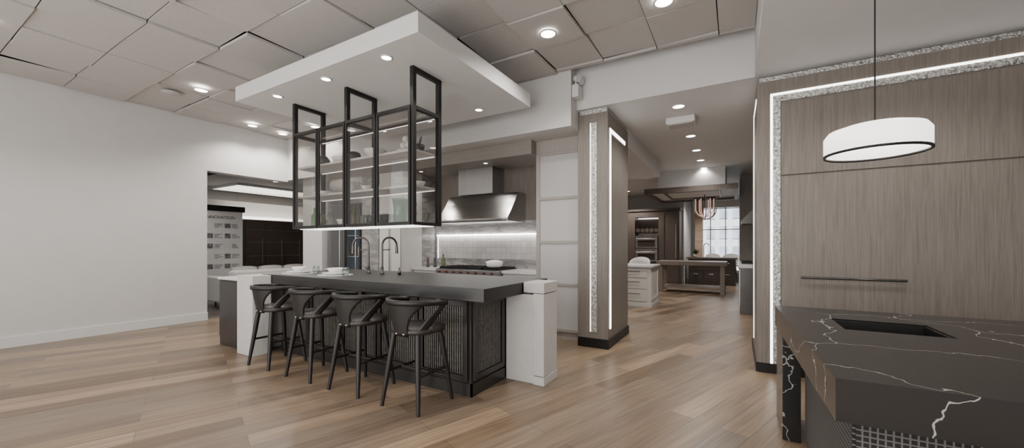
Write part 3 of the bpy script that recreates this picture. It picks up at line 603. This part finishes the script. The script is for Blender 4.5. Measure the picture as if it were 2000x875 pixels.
# far canopy + chandelier
t=T('wooden_canopy','dark wood edged canopy hanging over the far table','ceiling canopy',(-.85,10.4,2.5))
MB().box(-1.85,.05,9.3,9.38,2.5,2.62).box(-1.85,.05,11.42,11.5,2.5,2.62).box(-1.85,-1.77,9.38,11.42,2.5,2.62).box(-.03,.05,9.38,11.42,2.5,2.62).build('edge',m_dwood,t)
B(-1.77,-.03,9.38,11.42,2.56,2.62).build('panel',m_white,t); MB().box(-1.6,-.2,9.6,11.2,2.62,3.05).build('mounting_box',m_white,t)
MB().box(-1.5,-.3,9.7,9.75,2.54,2.56).box(-1.5,-.3,11.05,11.1,2.54,2.56).box(-1.5,-1.45,9.75,11.05,2.54,2.56).box(-.35,-.3,9.75,11.05,2.54,2.56).build('inner_trim',m_dwood,t)
t=T('chandelier','looped copper chandelier glowing under the far canopy','chandelier',(-.66,10.5,1.95))
for i in range(6):
    a=math.radians(10+i*30); ca,sa=math.cos(a),math.sin(a); pts=[]; rr=.27 if i%2 else .2; dz=0 if i%2 else .06
    pts.append((-.66-rr*ca,10.5-rr*sa,2.45))
    for k in range(0,13): b_=math.pi*k/12; pts.append((-.66-rr*ca*math.cos(b_),10.5-rr*sa*math.cos(b_),2.15+dz-.2*math.sin(b_)))
    pts.append((-.66+rr*ca,10.5+rr*sa,2.45)); MB().tube(pts,.0115,8).build('loop',m_nick if i%2 else m_glowc,t)
MB().tube([(-.66+.26*math.cos(2*math.pi*k/24),10.5+.26*math.sin(2*math.pi*k/24),2.45) for k in range(24)],.014,8,True).cyl((-.66,10.5,2.45),(-.66,10.5,2.555),.01).build('crown',m_gun,t)
t=T('work_table','long weathered oak work table with thick legs down the corridor','table',(-1.05,11.9,0))
B(-1.95,-.2,11.45,12.35,.76,.87).build('tabletop',m_tabl,t,.005)
for x in (-1.9,-.36):
    for y in (11.5,12.2): B(x,x+.11,y,y+.1,0,.76).build('leg',m_tabl,t)
B(-1.79,-.36,11.55,12.25,.12,.17).build('lower_shelf',m_tabl,t)
t=T('walnut_island','dark walnut drawer island before the far window','kitchen island',(-.9,14.6,0))
B(-1.4,.0,14.3,14.9,.0,.86).build('body',m_dwood,t); B(-1.45,.05,14.25,14.95,.86,.91).build('worktop',m_tabl,t)
for i in range(3):
    x0=-1.38+i*.46
    for a,b in ((.12,.45),(.47,.82)): d=B(x0,x0+.43,14.28,14.3,a,b).build('drawer',m_dwood,t); B(x0+.15,x0+.28,14.26,14.27,b-.1,b-.085).build('pull',m_nick,d)
faucet_=T('faucet','slim faucet on the walnut island by the far window','faucet',(-.95,14.7,.91))
MB().tube([(-.95,14.7,.91),(-.95,14.7,1.3)]+[(-.95+.08*(1-math.cos(a)),14.7,1.3+.08*math.sin(a)) for a in [math.pi*k/8 for k in range(1,9)]],.015,8).build('spout',m_nick,faucet_)
t=T('potted_plant','small green plant on the walnut island','plant',(-1.2,14.6,.91))
MB().lathe([(0,0),(.05,0),(.07,.1),(.06,.1),(0,.08)],(-1.2,14.6,.91)).build('pot',m_cer,t)
lf=MB()
for i in range(26):
    a=random.random()*6.28; e=.5+random.random()*.9; r=.16+random.random()*.08
    d=Vector((math.cos(a)*math.cos(e),math.sin(a)*math.cos(e),math.sin(e))); s=Vector((-math.sin(a),math.cos(a),0))*.025; p0=Vector((-1.2,14.6,1.0))
    lf.add([p0,p0+d*r*.5+s,p0+d*r,p0+d*r*.5-s],[(0,1,2,3)])
lf.build('foliage',m_plant,t)
S('wall_stone_pier',B(-1.3,-1.05,15.6,15.85,0,3.05),m_brick,'rough stone pier beside the far window','wall')
t=T('building','pale building seen through the far window','building',(-1,24,0)); B(-5,1.2,24,25,-1,6).build('facade',m_fac,t)
for i in range(8):
    for z in (.6,1.7,2.8,3.9): B(-4.5+i*.62,-4.1+i*.62,23.97,24,z,z+.7).build('window',m_facw,t)
# right side of corridor
t=T('corridor_counter','grey base unit with white top on the corridor right side','cabinet',(.4,9.6,0))
B(.07,.89,8.45,10.9,.0,.88).build('body',m_gun,t,.003); B(.03,.89,8.4,10.9,.88,.93).build('worktop',m_wmarb,t,.003)
B(.055,.07,8.5,9.4,.15,.85).build('door',m_steel,t)
t=T('cooktop','black gas burners on the corridor counter','cooktop',(.3,9.5,.93)); B(.1,.6,9.1,9.9,.93,.95).build('plate',m_black,t)
for x in (.2,.4):
    for y in (9.3,9.7): MB().box(x-.09,x+.09,y-.005,y+.005,.95,.985).box(x-.005,x+.005,y-.09,y+.09,.95,.985).build('grate',m_black,t)
t=T('chimney_hood','black chimney hood on the corridor right side','range hood',(.4,9.5,1.75))
MB().prism([(.1,1.75),(.1,1.82),(.4,2.15),(.89,2.15),(.89,1.75)],'y',9.1,9.9).build('canopy',m_gun,t); B(.45,.89,9.3,9.7,2.15,3.05).build('chimney',m_steel,t)
S('wall_corridor',B(.9,1.05,8.0,16.5,0,3.05),m_wall,'wall behind the corridor counter','wall')
t=T('tall_larder','tall grey larder unit at the corridor end','cabinet',(.5,11.9,0)); B(.1,.89,10.95,12.9,0,3.04).build('body',m_grey,t)
for y in (10.97,11.95): d=B(.085,.1,y,y+.93,.1,2.95).build('door',m_grey,t); B(.06,.07,y+.85,y+.87,.9,1.6).build('handle',m_nick,d)
# ---------------------------------------------------------------- room beyond, left
t=T('poster_board','large white history and innovation display board beyond the opening','display board',(-10.5,4.0,0))
B(-10.6,-10.5,3.2,4.8,.45,2.12).build('board',m_post,t); B(-10.62,-10.48,3.15,4.85,2.12,2.25).build('header',m_black,t)
B(-10.6,-10.52,3.25,3.33,0,.45).build('leg',m_black,t); B(-10.6,-10.52,4.67,4.75,0,.45).build('leg',m_black,t)
text('HISTORY - INNOVATION',.096,(-10.497,3.55,1.94),math.pi/2,m_ink,t,'heading')
rnd=random.Random(5)
for r_ in range(5):
    for c in range(4):
        y=3.34+c*.36; z=1.72-r_*.24
        if (r_+c)%3!=2: B(-10.5,-10.495,y,y+.12,z,z+.11).build('picture',m_pgrey,t)
        for k in range(4): B(-10.5,-10.496,y+.15,y+.15+.08+rnd.random()*.1,z+.09-k*.027,z+.098-k*.027).build('caption_line',m_ink,t)
t=T('display_wall','dark bronze mirrored display cabinet glowing beyond the opening','cabinet',(-12.1,6.2,0))
B(-12.6,-12.0,5.5,7.4,0,2.05).build('body',m_screen,t)
for y in (5.55,6.1,6.65):
    d=B(-12.0,-11.97,y,y+.5,.3,1.98).build('door',m_screen,t); B(-11.965,-11.95,y+.44,y+.455,.8,1.5).build('handle',m_nick,d)
for z in (1.0,1.4,1.75): B(-11.972,-11.966,5.6,7.1,z,z+.008).build('shelf_edge',m_pan,t)
B(-12.7,-12.62,4.6,8.4,0,2.6).build('surround',m_ivory,t); B(-12.6,-12.3,5.3,7.6,2.1,2.16).build('light_bar',m_ledm,t)
t=T('cove_light','large glowing ceiling cove in the room beyond','cove light',(-11.9,6.3,2.96)); B(-13.3,-11.6,5.2,8.4,2.965,2.995).build('diffuser',m_cove,t); MB().box(-11.6,-11.55,5.15,8.45,2.94,3.0).box(-13.3,-11.6,5.15,5.2,2.94,3.0).build('edge',m_white,t)
for i,(x,y) in enumerate(((-9.6,3.7),(-10.6,4.1),(-9.5,4.9))):
    v=MB(); [v.box(x-.3+.12*k,x-.24+.12*k,y-.15,y+.15,2.985,3.0) for k in range(5)]; v.box(x-.32,x+.26,y+.15,y+.17,2.985,3.0); tag(v.build('air_vent',m_dark),['slotted ceiling vent nearest the left opening','slotted ceiling vent above the poster board','slotted ceiling vent right inside the opening'][i],'vent','ceiling vents beyond')
t=T('sofa','off white sofa with cushions beyond the left opening','sofa',(-9.5,4.7,0))
B(-9.9,-9.0,3.9,5.8,.12,.45).build('seat',m_cloth,t,.04); B(-9.15,-8.92,3.9,5.8,.3,.78).build('backrest',m_cloth,t,.05)
for y in (3.75,5.81): B(-9.9,-8.95,y,y+.14,.12,.66).build('armrest',m_cloth,t,.04)
for x in (-9.8,-9.1):
    for y in (3.95,5.7): MB().cyl((x,y,0),(x,y,.13),.02).build('leg',m_gun,t)
for i,y in enumerate((4.25,4.8,5.35)):
    cu=MB(); cu.shell(lambda u,v,w:(-9.23-.07*(1 if w else -1)*(math.sin(math.pi*u)*math.sin(math.pi*v))**.5,y-.27+.54*u,.46+.4*v-.03*abs(2*u-1)**3*(2*v-1)),12,12)
    tag(cu.build('cushion',m_cloth),['left white cushion on the sofa','middle white cushion on the sofa','right white cushion on the sofa'][i],'cushion')
# ---------------------------------------------------------------- light, world, camera
area((-2.5,-1.8,2.2),(-3.2,4,1.2),5,2.2,115)  # unseen fill lamps added behind the camera to brighten the room
area((.8,-1.6,2.0),(.2,4,1.6),2,1.8,35)
area((-6.5,-1.8,2.2),(-6,4,2.5),2.5,2,30)
area((-3,-1.9,.5),(-3,2.5,3.4),5,.8,110)  # added out of view, low and aimed upward to lift the ceiling
l=bpy.data.lights.new('daylight','SUN'); l.energy=10; l.color=(1,.98,.96); l.angle=.02; o=bpy.data.objects.new('daylight_sun',l); C.objects.link(o); o.location=(0,18,12); o.rotation_euler=(math.radians(32),0,0)
W=bpy.data.worlds.new('World'); SC.world=W; W.use_nodes=True; bg=W.node_tree.nodes['Background']; bg.inputs[0].default_value=(.92,.96,1,1); bg.inputs[1].default_value=.85
cam=bpy.data.cameras.new('Camera'); co=bpy.data.objects.new('Camera',cam); C.objects.link(co); SC.camera=co
cam.sensor_fit='HORIZONTAL'; cam.sensor_width=36; cam.clip_start=.05; cam.clip_end=200
CX,CY,CW=1000,437.5,2000
cam.lens=748/CW*36; cam.shift_x=(CX-1000)/CW; cam.shift_y=(480-CY)/CW
co.location=(0,0,1.3); co.rotation_euler=(math.pi/2,0,math.radians(30.3))
